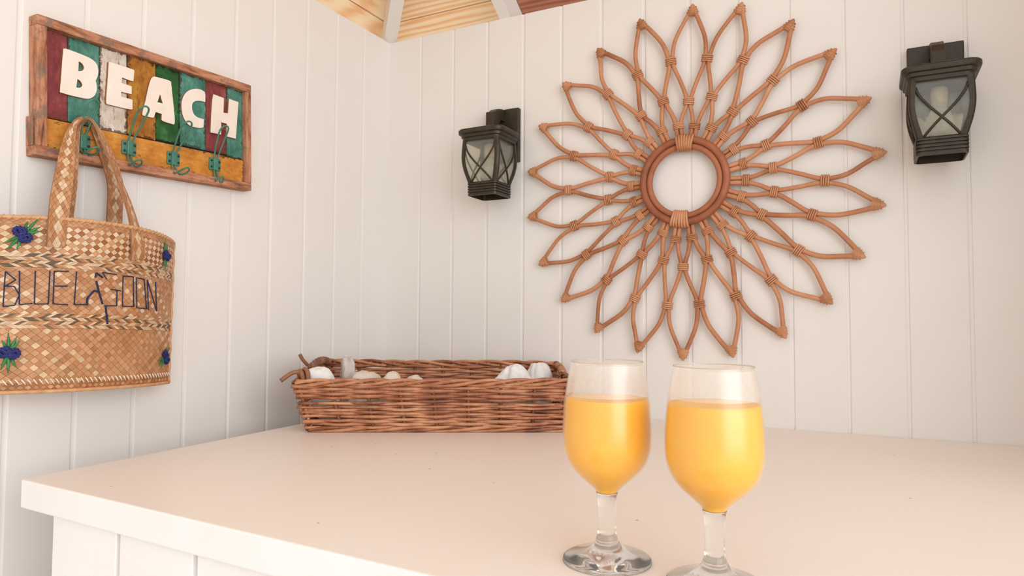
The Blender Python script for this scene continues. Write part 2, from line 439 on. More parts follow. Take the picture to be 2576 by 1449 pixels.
# roof deck: boards laid along each wall on sloping rafters, a hip rafter in the corner
SL, D0 = 0.65, 0.075
cs = 1 / math.sqrt(1 + SL * SL); sn = SL * cs
ce = root('ceiling', (0, 0, 0), 'pine board roof on white rafters above the wall corner', kind='structure')
def deck_r(t, x):                         # t: plan distance in from the wall line
    return Vector((x, -t, ZT + D0 + t * SL))
def deck_l(t, y): return Vector((t, y, ZT + D0 + t * SL))
nr = Vector((0, SL, 1)).normalized(); nl = Vector((-SL, 0, 1)).normalized()
gap = hit(1115, 30, deck_r(0, 0), nr); tg = -gap.y
bw = 0.14 * cs
edges = [tg + bw * j for j in range(-3, 8)]
XRAF0, XRAF1 = on_right(1257, 47).x, on_right(1284, 44).x
for a, b in zip(edges[:-1], edges[1:]):
    a2, b2 = a + 0.0016, b - 0.0016
    def piece(fn, n, q, mat):
        V, F = prism(q, n, -0.018, 0.0)
        o = mesh_obj('board', V, F, mat, ce, False); fix_normals(o)
    xr = XRAF1
    if b2 < xr:
        piece(deck_r, nr, [deck_r(a2, a2), deck_r(a2, xr), deck_r(b2, xr), deck_r(b2, b2)], M['deck_x'])
    if a2 < 2.7:
        piece(deck_r, nr, [deck_r(a2, max(a2, xr + .002)), deck_r(a2, 2.85), deck_r(b2, 2.85), deck_r(b2, max(b2, xr + .002))], M['deck_red'] if a2 < 0.2 else M['deck_x'])
    piece(deck_l, nl, [deck_l(a2, -a2), deck_l(a2, -2.7), deck_l(b2, -2.7), deck_l(b2, -b2)], M['deck_y'])
def rafter(p0, p1, width_vec, depth):
    p0, p1 = Vector(p0), Vector(p1); w = Vector(width_vec)
    q = [p0 - w, p0 + w, p0 + w + Vector((0, 0, depth)), p0 - w + Vector((0, 0, depth))]
    d = p1 - p0
    V = q + [x + d for x in q]
    F = [(0, 1, 2, 3), (7, 6, 5, 4), (0, 4, 5, 1), (1, 5, 6, 2), (2, 6, 7, 3), (3, 7, 4, 0)]
    o = mesh_obj('rafter', V, F, M['rafter'], ce, False); fix_normals(o)
hw = Vector((1, 1, 0)).normalized() * 0.017
rafter((-0.12, 0.12, ZT - 0.12 * SL), (0.95, -0.95, ZT + 0.95 * SL), hw, D0)
xm = (XRAF0 + XRAF1) / 2; hx = (XRAF1 - XRAF0) / 2
for k_ in range(5):
    xx = xm + 0.61 * k_
    end = min(0.98, max(0.2, xx - 0.02))
    rafter((xx, 0.15, ZT - 0.15 * SL), (xx, -end, ZT + end * SL), (hx, 0, 0), D0)
for yy in (-0.75, -1.36, -1.97):
    end = min(0.98, -yy - 0.02)
    rafter((-0.15, yy, ZT - 0.15 * SL), (end, yy, ZT + end * SL), (0, 0.015, 0), D0)

# ------------------------------------------------------------------ bar counter
bc = root('bar_counter', (0.8, -0.5, 0), 'white painted wooden bar counter with a thick slab top and grooved front', 'counter')
FL = on_table(53, 1206)
def front_y(x): return FL.y - 0.0445 * (x - FL.x)
XB = FL.x - 0.0539                     # where the left edge meets the wall
top = [Vector((FL.x, FL.y, T)), Vector((1.598, front_y(1.598), T)), Vector((1.598, -0.0005, T)), Vector((XB, -0.0005, T))]
V, F = prism(top, (0, 0, 1), 0.0375, 0.002)
nf = [0.0] * len(F)
ct = mesh_obj('countertop', V, F, M['counter'], bc, False, mats=[M['counter'], M['counter_front']])
for p in ct.data.polygons:
    if abs(p.normal.z) < 0.5: p.material_index = 1
fdir = Vector((1, -0.0445, 0)).normalized(); fn = Vector((-0.0445, -1, 0)).normalized()
fo = FL - fn * 0.008
def on_front(px, py): return hit(px, py, fo, fn)
x0 = (on_front(134, 1300) - fo).dot(fdir); g1 = (on_front(297, 1345) - fo).dot(fdir); g2 = (on_front(490, 1400) - fo).dot(fdir)
cuts = [x0, g1, g2]
while cuts[-1] + (g2 - g1) < 1.44: cuts.append(cuts[-1] + (g2 - g1))
zb = T - 0.0375
for a, b in zip(cuts[:-1], cuts[1:]):
    a2, b2 = a + (0.004 if a > x0 else 0), b - 0.004
    c = fo + fdir * ((a2 + b2) / 2) - fn * 0.006
    R = Matrix((fdir, -fn, Vector((0, 0, 1)))).transposed()
    V, F = box((c.x, c.y, zb / 2), b2 - a2, 0.012, zb, R, 0.0012, 1)
    mesh_obj('front_board', V, F, M['counter_front'], bc, False)
a = fo + fdir * (x0 + 0.004) - fn * 0.010; b = fo + fdir * cuts[-1] - fn * 0.010
poly = [Vector((a.x, a.y, zb)), Vector((b.x, b.y, zb)), Vector((b.x, -0.01, zb)), Vector((a.x - 0.04, -0.01, zb))]
V, F = prism(poly, (0, 0, 1), zb - 0.001)
mesh_obj('carcass', V, F, M['counter_front'], bc, False)

# ------------------------------------------------------------------ rattan sunburst on the right wall
tips_px = [(1743,10),(1868,5),(1998,48),(2105,122),(2193,245),(2232,382),(2230,517),(2178,648),(2095,765),(1978,852),(1845,900),(1718,908),(1603,888),(1497,838),(1412,760),(1355,667),(1327,548),(1327,432),(1355,316),(1415,208),(1503,121),(1609,47)]
CO = 0.016
ctr = on_right(1722, 456, CO)
sb = root('rattan_sunburst', (ctr.x, 0, ctr.z), 'round rattan sunburst flower wall hanging with looped cane petals', 'wall decor')
tip = [on_right(x, y, CO) for x, y in tips_px]
def polar(p): d = p - ctr; return math.atan2(d.x, d.z), math.hypot(d.x, d.z)
TA, TR = zip(*[polar(p) for p in tip])
TA = list(TA)
for i in range(1, 22):
    while TA[i] < TA[i - 1]: TA[i] += 2 * math.pi
def ang(i):                                # angle at fractional petal index
    k0 = math.floor(i); f_ = i - k0
    def A(j): return TA[j % 22] + 2 * math.pi * (j // 22)
    return A(k0) * (1 - f_) + A(k0 + 1) * f_
def rad_(i):
    k0 = math.floor(i); f_ = i - k0
    return TR[k0 % 22] * (1 - f_) + TR[(k0 + 1) % 22] * f_
def at_pol(a, r, off=0.0): return Vector((ctr.x + r * math.sin(a), -CO - off, ctr.z + r * math.cos(a)))
CR = 0.0049
R3, R2, R1, R0 = 0.705, 0.465, 0.318, 0.235
jit = {}
def J(kind, i):
    key = (kind, i % 22 if isinstance(i, int) else round(i % 22, 2))
    if key not in jit: jit[key] = (random.uniform(-0.012, 0.012), random.uniform(-0.02, 0.02))
    return jit[key]
for i in range(22):
    for sgn in (-1, 1):
        h = i + 0.5 * sgn; hk = round(h % 22, 2)
        def side(a, r, s): return a + s * (CR * 1.02) / r       # lie beside the partner cane
        j3, j2, j1 = J('3', hk), J('2', i), J('1', hk)
        Rm = 0.5 * (rad_(i) + rad_(h)); Rr = rad_(i)
        r3 = (R3 + j3[1]) * rad_(h); r2 = (R2 + j2[1]) * Rr; r1 = (R1 + j1[1] * 0.5) * rad_(h); r0 = R0 * 0.385
        a3 = side(ang(h) + j3[0], r3, -sgn); a2 = side(ang(i) + j2[0], r2, sgn); a1 = side(ang(h) + j1[0], r1, -sgn)
        at = TA[i] if i < 22 else 0
        rt = TR[i] - 0.012
        pts = [at_pol(side(ang(i), rt, sgn * 0.4), rt),
               at_pol(ang(i) + sgn * abs(a3 - ang(i)) * 0.36, rt - 0.026),
               at_pol(ang(i) + sgn * abs(a3 - ang(i)) * 0.80, r3 + (rt - r3) * 0.42),
               at_pol(a3, r3 + 0.012), at_pol(a3, r3 - 0.012),
               at_pol(a3 * 0.55 + a2 * 0.45, (r3 * 0.5 + r2 * 0.5)),
               at_pol(a2, r2 + 0.010), at_pol(a2, r2 - 0.010),
               at_pol(a2 * 0.5 + a1 * 0.5, (r2 + r1) / 2),
               at_pol(a1, r1 + 0.006), at_pol(a1, r1 - 0.006),
               at_pol(ang(h) - sgn * 0.055, r0, 0.0)]
        V, F = tube(catmull(pts, 5), CR * random.uniform(0.92, 1.06), 8)
        mesh_obj('cane', V, F, M['rattan'], sb)
        if sgn == 1:
            for r_, a_, ln in ((r3, ang(h) + j3[0], 0.014), (r1, ang(h) + j1[0], 0.012)):
                parts = []
                for q in range(4):
                    cc = at_pol(a_, r_ + ln * (q - 1.5) / 3.4)
                    tv = Vector((math.cos(a_), 0, -math.sin(a_))); out = Vector((0, 1, 0))
                    loop = [cc + tv * math.cos(w) * CR * 2.25 + out * math.sin(w) * CR * 1.3 for w in [2 * math.pi * e / 12 for e in range(12)]]
                    parts.append(tube(loop, 0.0019, 5, True))
                V, F = join(parts); mesh_obj('binding', V, F, M['rattan_wrap'], sb)
    # binding at the waist of the petal, and the wrapped tip
    j2 = J('2', i); a_ = ang(i) + j2[0]; r_ = (R2 + j2[1]) * rad_(i)
    parts = []
    for q in range(4):
        cc = at_pol(a_, r_ + 0.013 * (q - 1.5) / 3.4)
        tv = Vector((math.cos(a_), 0, -math.sin(a_))); out = Vector((0, 1, 0))
        loop = [cc + tv * math.cos(w) * CR * 2.25 + out * math.sin(w) * CR * 1.3 for w in [2 * math.pi * e / 12 for e in range(12)]]
        parts.append(tube(loop, 0.0019, 5, True))
    V, F = join(parts); mesh_obj('binding', V, F, M['rattan_wrap'], sb)
    a_ = ang(i); rt = TR[i]
    u_ = Vector((math.sin(a_), 0, math.cos(a_))); tv = Vector((math.cos(a_), 0, -math.sin(a_))); out = Vector((0, 1, 0))
    prof = [(0.0, 0.0018), (0.004, 0.0050), (0.009, 0.0085), (0.015, 0.0118), (0.021, 0.0138), (0.026, 0.0120)]
    parts = []
    pts = [at_pol(a_, rt - d) for d, _ in prof]; V, F = [], []
    nS = 10
    for (d, w), p in zip(prof, pts):
        for s in range(nS):
            th = 2 * math.pi * s / nS
            V.append(p + tv * math.cos(th) * w * 0.93 + out * math.sin(th) * min(w, CR * 1.25))
    for q in range(len(prof) - 1):
        for s in range(nS): F.append((q * nS + s, q * nS + (s + 1) % nS, (q + 1) * nS + (s + 1) % nS, (q + 1) * nS + s))
    F.append(tuple(range(nS))); F.append(tuple(reversed([(len(prof) - 1) * nS + s for s in range(nS)])))
    parts.append((V, F))
    for sg in (-1, 1):                     # crossed wrapping turns
        for q in range(3):
            d = 0.010 + q * 0.0055; w = 0.0082 + q * 0.0022
            p = at_pol(a_, rt - d)
            loop = [p + tv * math.cos(e) * w + out * math.sin(e) * CR * 1.3 + u_ * (sg * math.cos(e) * 0.0032) for e in [2 * math.pi * e_ / 12 for e_ in range(12)]]
            parts.append(tube(loop, 0.0010, 5, True))
    V, F = join(parts); mesh_obj('tip_wrap', V, F, M['rattan_wrap'], sb)
for rr, tr, off in ((0.0895, 0.0078, 0.006), (0.0755, 0.0066, 0.004)):
    V, F = tube([at_pol(2 * math.pi * e / 72, rr, off) for e in range(72)], tr, 12, True)
    mesh_obj('ring', V, F, M['ring'], sb)
for a_ in (0.03, math.pi + 0.1):
    parts = []
    for q in range(7):
        aa = a_ + (q - 3) * 0.062
        cc = at_pol(aa, 0.083, 0.005); u_ = Vector((math.sin(aa), 0, math.cos(aa)))
        loop = [cc + u_ * 0.0168 * math.copysign(abs(math.cos(w)) ** 0.6, math.cos(w)) + Vector((0, 1, 0)) * 0.0098 * math.sin(w) for w in [2 * math.pi * e / 16 for e in range(16)]]
        parts.append(tube(loop, 0.0030, 6, True))
    V, F = join(parts); mesh_obj('ring_wrap', V, F, M['rattan_wrap'], sb)

# ------------------------------------------------------------------ wall lanterns
LZ = T
NP = 36
def rounded_rect(hx, hy, r, n=8):
    out = []
    for cx, cy, a0 in ((hx - r, hy - r, 0), (-(hx - r), hy - r, 90), (-(hx - r), -(hy - r), 180), (hx - r, -(hy - r), 270)):
        for j in range(n + 1):
            a = math.radians(a0 + 90 * j / n); out.append((cx + r * math.cos(a), cy + r * math.sin(a)))
    return out
def loft(sections):
    """sections: list of (list of (x,y), z); open tube of quads"""
    V, F = [], []; n = len(sections[0][0])
    for pts, z in sections:
        V += [Vector((x, y, z)) for x, y in pts]
    for i in range(len(sections) - 1):
        for s in range(n): F.append((i * n + s, i * n + (s + 1) % n, (i + 1) * n + (s + 1) % n, (i + 1) * n + s))
    return V, F
CY = -0.074
def sh(V, dx=0.0): return [Vector((v.x + dx, v.y + CY, v.z + LZ)) for v in V]
def half_w(z):                              # outline of the bowed lantern body, z relative to counter
    t = (0.640 - z) / (0.640 - 0.535)
    return 0.0478 + 0.0022 * math.sin(math.pi * min(1, t * 1.15)) - 0.0105 * max(0, t - 0.35) ** 2 / 0.4225
def make_lantern(x, label):
    lt = root('wall_lantern', (x, 0, T + 0.62), label, 'wall lamp', 'bronze lanterns flanking the sunburst')
    X = lambda V: sh(V, x)
    V, F = box((x, -0.007, T + 0.669), 0.0916, 0.014, 0.133, None, 0.002)
    mesh_obj('back_plate', V, F, M['bronze'], lt, False)
    prof_arm = [(0.0, 0.733), (-0.030, 0.731), (-0.050, 0.726), (-0.064, 0.716), (-0.072, 0.702), (-0.0745, 0.684), (-0.0745, 0.672), (-0.046, 0.672), (-0.046, 0.690), (-0.034, 0.702), (0.0, 0.704)]
    V, F = prism([Vector((x + 0.0105, -0.002 + q, T + z)) for q, z in prof_arm], (1, 0, 0), 0.021, 0.0015)
    mesh_obj('arm', V, F, M['bronze'], lt, False)
    rr = lambda s, r=0.02: rounded_rect(0.0605 * s, 0.0585 * s, r * s)
    secs = [(rr(0.78), 0.636), (rr(0.845), 0.637), (rr(0.85), 0.6435), (rr(0.905), 0.645), (rr(0.915), 0.651), (rr(0.985), 0.6525), (rr(1.0), 0.655), (rr(1.0), 0.661), (rr(0.97), 0.6635), (rr(0.80), 0.666), (rr(0.55), 0.672), (rr(0.3), 0.676), (rr(0.22), 0.677), (rr(0.05), 0.677)]
    V, F = loft(secs); n = NP; F.append(tuple(reversed(range(n)))); F.append(tuple((len(secs) - 1) * n + s for s in range(n)))
    mesh_obj('cap', X(V), F, M['bronze'], lt, False)
    zs = [0.640 - 0.105 * i / 14 for i in range(15)]
    def stile(sx, sy):
        V, F = [], []
        W_ = 0.0095
        for z in zs:
            w = half_w(z); t = (0.640 - z) / 0.105
            wd = W_ * (1.0 + 0.25 * abs(t - 0.45))
            prof = [(w, w - 0.003), (w, w - wd), (w - 0.004, w - wd), (w - 0.004, w - 0.004 - 0.001), (w - wd, w - 0.004), (w - wd, w), (w - 0.003, w)]
            V += [Vector((sx * a, sy * b, z)) for a, b in prof]
        n = 7
        for i in range(len(zs) - 1):
            for s in range(n): F.append((i * n + s, i * n + (s + 1) % n, (i + 1) * n + (s + 1) % n, (i + 1) * n + s))
        return V, F
    for sx in (-1, 1):
        for sy in (-1, 1):
            V, F = stile(sx, sy); o = mesh_obj('stile', X(V), F, M['bronze'], lt, False); fix_normals(o)
    for face in range(4):
        ca, sa = [(1, 0), (0, 1), (-1, 0), (0, -1)][face]
        def P(u, z, inset=0.0):             # u in -1..1 across the face
            w = half_w(z) - inset
            lx, ly = u * (half_w(z) - 0.004), -w
            return Vector((lx * ca - ly * sa, lx * sa + ly * ca, z))
        nrm = Vector((0 * ca + 1 * sa, -1 * ca, 0)); nrm = Vector((sa, -ca, 0))
        for sg in (-1, 1):
            pts = []
            for j in range(13):
                t = j / 12; z = 0.626 - 0.088 * t
                u = sg * (0.86 - 1.70 * (t ** 1.45)) if True else 0
                pts.append(P(u, z, 0.002))
            V, F = tube(X(pts), 0.0023, 6); mesh_obj('cross_bar', V, F, M['bronze'], lt)
        V, F = [], []
        nz, nu = 10, 4
        for i in range(nz + 1):
            z = 0.639 - 0.104 * i / nz
            for j in range(nu + 1): V.append(P(-0.97 + 1.94 * j / nu, z, 0.0052))
        for i in range(nz):
            for j in range(nu): F.append((i * (nu + 1) + j, i * (nu + 1) + j + 1, (i + 1) * (nu + 1) + j + 1, (i + 1) * (nu + 1) + j))
        b = len(V); V += [v - nrm * 0.0018 for v in V[:b]]
        F += [tuple(reversed([q + b for q in f])) for f in F[:]]
        mesh_obj('pane', X(V), F, M['pane'], lt)
    secs = []
    hw_ = half_w(0.535)
    rb = lambda s: rounded_rect(hw_ * s, hw_ * s, 0.008)
    secs = [(rb(0.86), 0.541), (rb(1.0), 0.540)]
    z = 0.5375
    for q in range(4):
        secs += [(rb(1.07), z), (rb(1.07), z - 0.0035), (rb(1.0), z - 0.0042), (rb(1.0), z - 0.0055)]; z -= 0.0062
    secs += [(rb(1.06), z), (rb(1.05), 0.508), (rb(0.96), 0.507), (rb(0.95), 0.532), (rb(0.86), 0.533)]
    V, F = loft(secs); mesh_obj('base_band', X(V), F, M['bronze'], lt, False)
    V, F = loft([(rb(0.94), 0.528), (rb(0.94), 0.531), (rb(0.02), 0.531)])
    nn = NP; F.append(tuple(2 * nn + q for q in range(nn))); mesh_obj('base_plate', X(V), F, M['lamp_inside'], lt, False)
    c0 = (x, CY, T)
    V, F = lathe(smooth_profile([(0.0, 0.634), (0.0125, 0.633), (0.0125, 0.606), (0.0115, 0.602), (0.0, 0.601)], 3), c0, 20)
    mesh_obj('socket', V, F, M['socket'], lt)
    V, F = lathe(smooth_profile([(0.0, 0.605), (0.010, 0.604), (0.0125, 0.596), (0.020, 0.582), (0.0235, 0.568), (0.019, 0.553), (0.008, 0.546), (0.0, 0.5455)], 4), c0, 24)
    mesh_obj('bulb', V, F, M['bulb'], lt)
    return lt
make_lantern(0.357, 'smaller-looking bronze wall lantern with crossed bars, between the wall corner and the sunburst')
make_lantern(1.274, 'larger-looking bronze wall lantern with crossed bars, farther from the wall corner than the sunburst')

# ------------------------------------------------------------------ BEACH sign with coat hooks on the left wall
ZK = 3.01875
def zk(q): return 40 + q[0] / ZK, 20 + q[1] / ZK
SC = Vector((0.0, -0.6984, T + 0.5831)); TILT = math.radians(1.95)
ea = Vector((0, math.cos(TILT), math.sin(TILT))); eb = Vector((0, -math.sin(TILT), math.cos(TILT)))
sg_root = root('beach_sign', SC, 'wooden BEACH sign of coloured planks with four green coat hooks', 'sign')
def s2l(q, off=0.014):                      # crop pixel to board coordinates
    p = on_left(*zk(q), off) - SC; return p.dot(ea), p.dot(eb)
def bw_(a, b, off): return SC + ea * a + eb * b + Vector((off, 0, 0))
HX, HY = 0.2079, 0.1098; FR = 0.0155
def bar(name, a0, a1, b0, b1, o0, o1, mat, parent, bev=0.0015):
    R = Matrix((Vector((1, 0, 0)), ea, eb)).transposed()
    c = bw_((a0 + a1) / 2, (b0 + b1) / 2, (o0 + o1) / 2)
    V, F = box(c, o1 - o0, a1 - a0, b1 - b0, R, bev)
    return mesh_obj(name, V, F, mat, parent, False)
bar('frame_bar', -HX, HX, HY - FR, HY, 0.0005, 0.024, M['frame_h'], sg_root)
bar('frame_bar', -HX - 0.004, HX - 0.001, -HY, -HY + FR, 0.0005, 0.0245, M['frame_h'], sg_root)
bar('frame_bar', -HX, -HX + FR, -HY + FR, HY - FR, 0.0005, 0.0235, M['frame_v'], sg_root)
bar('frame_bar', HX - FR + 0.003, HX, -HY + FR, HY - FR, 0.0005, 0.0235, M['frame_v'], sg_root)
bar('frame_bar', -HX - 0.0045, -HX - 0.0003, -HY + FR, -HY + 0.062, 0.0005, 0.016, M['frame_v'], sg_root)
YB = s2l((965, 985))[1]                     # top of the long bottom plank
bounds_px = [((275, 400), None), ((398, 500), 0), ((643, 550), 0), ((850, 600), 0), ((1068, 700), 0), ((1245, 760), 0), ((1444, 800), 0), ((1605, 850), 0), ((1735, 900), 0)]
bnds = [s2l(q)[0] for q, _ in bounds_px]
bnds[0] = -HX + FR; bnds[-1] = HX - FR + 0.003
cols = ['maroon', 'teal', 'whitewash', 'ochre', 'green', 'teal', 'maroon', 'teal']
for j, cn in enumerate(cols):
    lo = YB + random.uniform(-0.001, 0.002)
    bar('plank', bnds[j] + 0.0006, bnds[j + 1] - 0.0006, lo, HY - FR + 0.001, 0.002, 0.0125 + random.uniform(-0.0012, 0.0012), M[cn], sg_root, 0.001)
bar('plank', -HX + FR, HX - FR + 0.003, -HY + FR - 0.001, YB - 0.0015, 0.002, 0.0135, M['yellow'], sg_root, 0.001)
letters = {
 'letter_b': ([(360,310),(375,306),(480,345),(560,378),(600,405),(622,440),(628,490),(618,530),(605,550),(612,575),(617,610),(608,650),(590,675),(560,690),(520,688),(460,674),(400,660),(335,640),(335,620),(345,500),(352,400)],
   [[(478,405),(500,418),(515,440),(517,460),(508,475),(490,480),(474,480)], [(468,540),(490,553),(502,575),(505,590),(492,605),(475,607),(458,603)]]),
 'letter_e': ([(705,410),(722,412),(890,466),(900,475),(893,555),(880,556),(806,528),(803,568),(880,596),(879,655),(800,637),(799,672),(886,698),(886,768),(870,773),(690,730),(683,715),(695,570)], []),
 'letter_a': ([(1045,520),(1060,522),(1160,548),(1178,560),(1192,690),(1210,870),(1200,885),(1120,862),(1106,850),(1108,805),(1062,790),(1050,828),(1040,836),(962,815),(958,800),(985,700),(1020,540)], [[(1095,655),(1075,715),(1115,725)]]),
 'letter_c': ([(1440,665),(1435,640),(1410,620),(1370,612),(1330,618),(1290,640),(1262,690),(1256,740),(1262,800),(1280,850),(1310,888),(1340,903),(1400,913),(1425,905),(1427,845),(1380,832),(1352,810),(1338,770),(1337,740),(1345,718),(1365,705),(1400,705),(1438,715)], []),
 'letter_h': ([(1500,655),(1510,658),(1580,685),(1576,795),(1610,800),(1618,690),(1690,715),(1680,860),(1670,993),(1598,975),(1602,880),(1560,868),(1558,962),(1478,945),(1482,830),(1490,700)], [])}
def soften(lp, times=3):
    for _ in range(times):
        out = []; n = len(lp)
        for i in range(n):
            a, b, c = Vector(lp[i - 1]), Vector(lp[i]), Vector(lp[(i + 1) % n])
            t = (b - a).angle(c - b, 0.0)
            if math.radians(4) < t < math.radians(48): out += [tuple(b.lerp(a, 0.25)), tuple(b.lerp(c, 0.25))]
            else: out.append(tuple(b))
        lp = out
    return lp
for nm, (outer, holes) in letters.items():
    bm = bmesh.new(); O0, O1 = 0.011, 0.0168
    loops = [soften([s2l(q, O1) for q in outer])] + [soften([s2l(q, O1) for q in h]) for h in holes]
    es = []
    for lp in loops:
        vs = [bm.verts.new(bw_(a, b, O1)) for a, b in lp]
        for i in range(len(vs)): es.append(bm.edges.new((vs[i], vs[(i + 1) % len(vs)])))
    bmesh.ops.triangle_fill(bm, use_beauty=True, use_dissolve=False, edges=es, normal=(1, 0, 0))
    r = bmesh.ops.extrude_face_region(bm, geom=bm.faces[:])
    for v in [g for g in r['geom'] if isinstance(g, bmesh.types.BMVert)]: v.co.x -= O1 - O0
    bmesh.ops.recalc_face_normals(bm, faces=bm.faces)
    bm.verts.index_update()
    V = [v.co.copy() for v in bm.verts]; F = [tuple(v.index for v in f.verts) for f in bm.faces]; bm.free()
    o = mesh_obj('letter', V, F, None, sg_root, False, mats=[M['letter'], M['letter_edge']])
    o['label'] = 'cream wooden letter ' + nm[-1].upper()
    for p in o.data.polygons: p.material_index = 0 if abs(p.normal.x) > 0.5 else 1
hook_px = [((503, 1015), (600, 705), (615, 1068)), ((858, 1065), (985, 757), (945, 1163)), ((1195, 1145), (1315, 870), (1305, 1223)), ((1510, 1188), (1595, 903), (1570, 1290))]
HOOKS = []
for pl, ap, lo in hook_px:
    P = on_left(*zk(pl), 0.0155)
    A = hit(*zk(ap), P, Vector((0, 1, 0))); L = hit(*zk(lo), P, Vector((0, 1, 0)))
    HOOKS.append((P, A, L))
    hook = None
    # the wire: one length bent into a tall upper loop and a small lower loop
    yv = Vector((0, 1, 0)); w = 0.0032
    up = [P + yv * -w + Vector((0.002, 0, -0.008)), P + yv * -w + Vector((0.002, 0, 0.008)),
          P.lerp(A, 0.45) + yv * -0.0062 + Vector((-0.004, 0, 0)), P.lerp(A, 0.85) + yv * -0.0088 + Vector((-0.003, 0, 0)),
          A + yv * -0.006 + Vector((0, 0, -0.001)), A + Vector((0.001, 0, 0.002)), A + yv * 0.006 + Vector((0, 0, -0.001)),
          P.lerp(A, 0.85) + yv * 0.0088 + Vector((-0.003, 0, 0)), P.lerp(A, 0.45) + yv * 0.0062 + Vector((-0.004, 0, 0)),
          P + yv * w + Vector((0.002, 0, 0.008)), P + yv * w + Vector((0.002, 0, -0.008))]
    zlow = min(L.z - 0.006, P.z - 0.022)
    low = [P + yv * -w + Vector((0.002, 0, -0.006)), Vector((P.x + 0.003, P.y - w, P.z - 0.017)),
           Vector((P.x + 0.010, P.y - 0.005, zlow + 0.001)), Vector((P.x * 0.45 + L.x * 0.55, P.y - 0.0075, zlow)), Vector((L.x - 0.004, P.y - 0.006, L.z - 0.001)),
           Vector((L.x, P.y, L.z + 0.002)), Vector((L.x - 0.004, P.y + 0.006, L.z - 0.001)),
           Vector((P.x * 0.45 + L.x * 0.55, P.y + 0.0075, zlow)), Vector((P.x + 0.010, P.y + 0.005, zlow + 0.001)),
           Vector((P.x + 0.003, P.y + w, P.z - 0.017)), P + yv * w + Vector((0.002, 0, -0.006))]
    V, F = join([tube(catmull(up, 5), 0.00165, 7), tube(catmull(low, 5), 0.00165, 7)])
    hook = mesh_obj('coat_hook', V, F, M['hook'], sg_root); hook['label'] = 'green bent wire coat hook'
    V, F = join([box(P + Vector((0, 0, 0)), 0.0035, 0.026, 0.024, None, 0.0015), box(P + Vector((0.002, 0, 0)), 0.006, 0.0105, 0.025, None, 0.002)])
    mesh_obj('plate', V, F, M['hook'], hook, False)
    for dy in (-0.0092, 0.0092):
        for dz in (-0.006, 0.006):
            c = P + Vector((0.0018, dy, dz))
            V, F = tube([c, c + Vector((0.0012, 0, 0))], 0.0021, 8); mesh_obj('screw', V, F, M['screw'], hook)

# ------------------------------------------------------------------ straw tote bag hanging from the first hook
YC, BA = -0.834, 0.152
ZB0, ZB1 = T + 0.106, T + 0.362
XS = 0.047
def bag_tilt(t): return -0.004 * t
def bag_pt(t, v, extra=0.0, back=False):
    a = BA * (0.985 + 0.02 * v)
    bf = 0.040 + 0.030 * v
    e = max(0.0, 1 - abs(t) ** 2.3)
    x = XS + bf * e + extra if not back else XS - 0.034 * e - extra
    z = ZB0 + (ZB1 - 0.007 * t * t - ZB0) * v + bag_tilt(t)
    return Vector((x, YC + a * t, z))
def bag_tv(p):
    t = 0; v = 0.5
    for _ in range(4):
        t = (p.y - YC) / (BA * (0.985 + 0.02 * v))
        v = (p.z - bag_tilt(t) - ZB0) / (ZB1 - 0.007 * t * t - ZB0)
    return t, v
def on_bag(px, py, extra=0.0015):
    off = 0.09
    for _ in range(8):
        p = on_left(px, py, off); t, v = bag_tv(p); t = max(-1, min(1, t)); off = bag_pt(t, v, extra).x
    return bag_pt(t, v, extra)
bag = root('straw_bag', (XS, YC, ZB0), 'woven straw tote bag embroidered BLUE LAGOON, hanging from the first hook', 'bag')
def body_shell():
    V, F = [], []; nt, nv = 28, 6
    ring = [(-1 + 2 * i / nt, False) for i in range(nt + 1)] + [(1 - 2 * i / nt, True) for i in range(1, nt)]
    for j in range(nv + 1):
        for t, bk in ring: V.append(bag_pt(t, j / nv, -0.0006, bk))
    n = len(ring)
    for j in range(nv):
        for i in range(n): F.append((j * n + i, j * n + (i + 1) % n, (j + 1) * n + (i + 1) % n, (j + 1) * n + i))
    F.append(tuple(reversed(range(n))))
    return V, F
V, F = body_shell(); mesh_obj('lining', V, F, M['palm_back'], bag)
class Weave:
    """raised strips of a plait: each cell an inset bulging facet with its own colour"""
    def __init__(s): s.V, s.F, s.C = [], [], []
    def cell(s, poly, mapf, col, h=0.0007, inset=0.93):
        b = len(s.V); n = len(poly)
        cx = sum(p[0] for p in poly) / n; cy = sum(p[1] for p in poly) / n
        for p in poly: s.V.append(mapf(p[0], p[1], 0.0))
        for p in poly: s.V.append(mapf(cx + (p[0] - cx) * inset, cy + (p[1] - cy) * inset, h))
        for i in range(n):
            s.F.append((b + i, b + (i + 1) % n, b + n + (i + 1) % n, b + n + i)); s.C.append(tuple(q * 0.86 for q in col[:3]) + (1,))  # sides coloured darker: painted shade in the creases between strips
        s.F.append(tuple(b + n + i for i in range(n))); s.C.append(col)
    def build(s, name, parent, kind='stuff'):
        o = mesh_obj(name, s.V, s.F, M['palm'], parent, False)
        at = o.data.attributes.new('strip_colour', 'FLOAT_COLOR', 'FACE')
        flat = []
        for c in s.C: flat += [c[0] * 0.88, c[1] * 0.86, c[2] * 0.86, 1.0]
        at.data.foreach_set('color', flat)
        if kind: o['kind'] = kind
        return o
def clip(poly, lo, hi):
    def cut(ps, lim, sign):
        out = []
        for i in range(len(ps)):
            a, b = ps[i], ps[(i + 1) % len(ps)]
            ia, ib = (a[1] - lim) * sign >= 0, (b[1] - lim) * sign >= 0
            if ia: out.append(a)
            if ia != ib:
                f_ = (lim - a[1]) / (b[1] - a[1]); out.append((a[0] + (b[0] - a[0]) * f_, lim))
        return out
    ps = cut(poly, lo, 1)
    return cut(ps, hi, -1) if len(ps) > 2 else []
LX = 0.150; HZ_ = ZB1 - ZB0
def vary(c, d): 
    f_ = 1 + random.uniform(-d, d); return (c[0] * f_, c[1] * f_, c[2] * f_, 1)
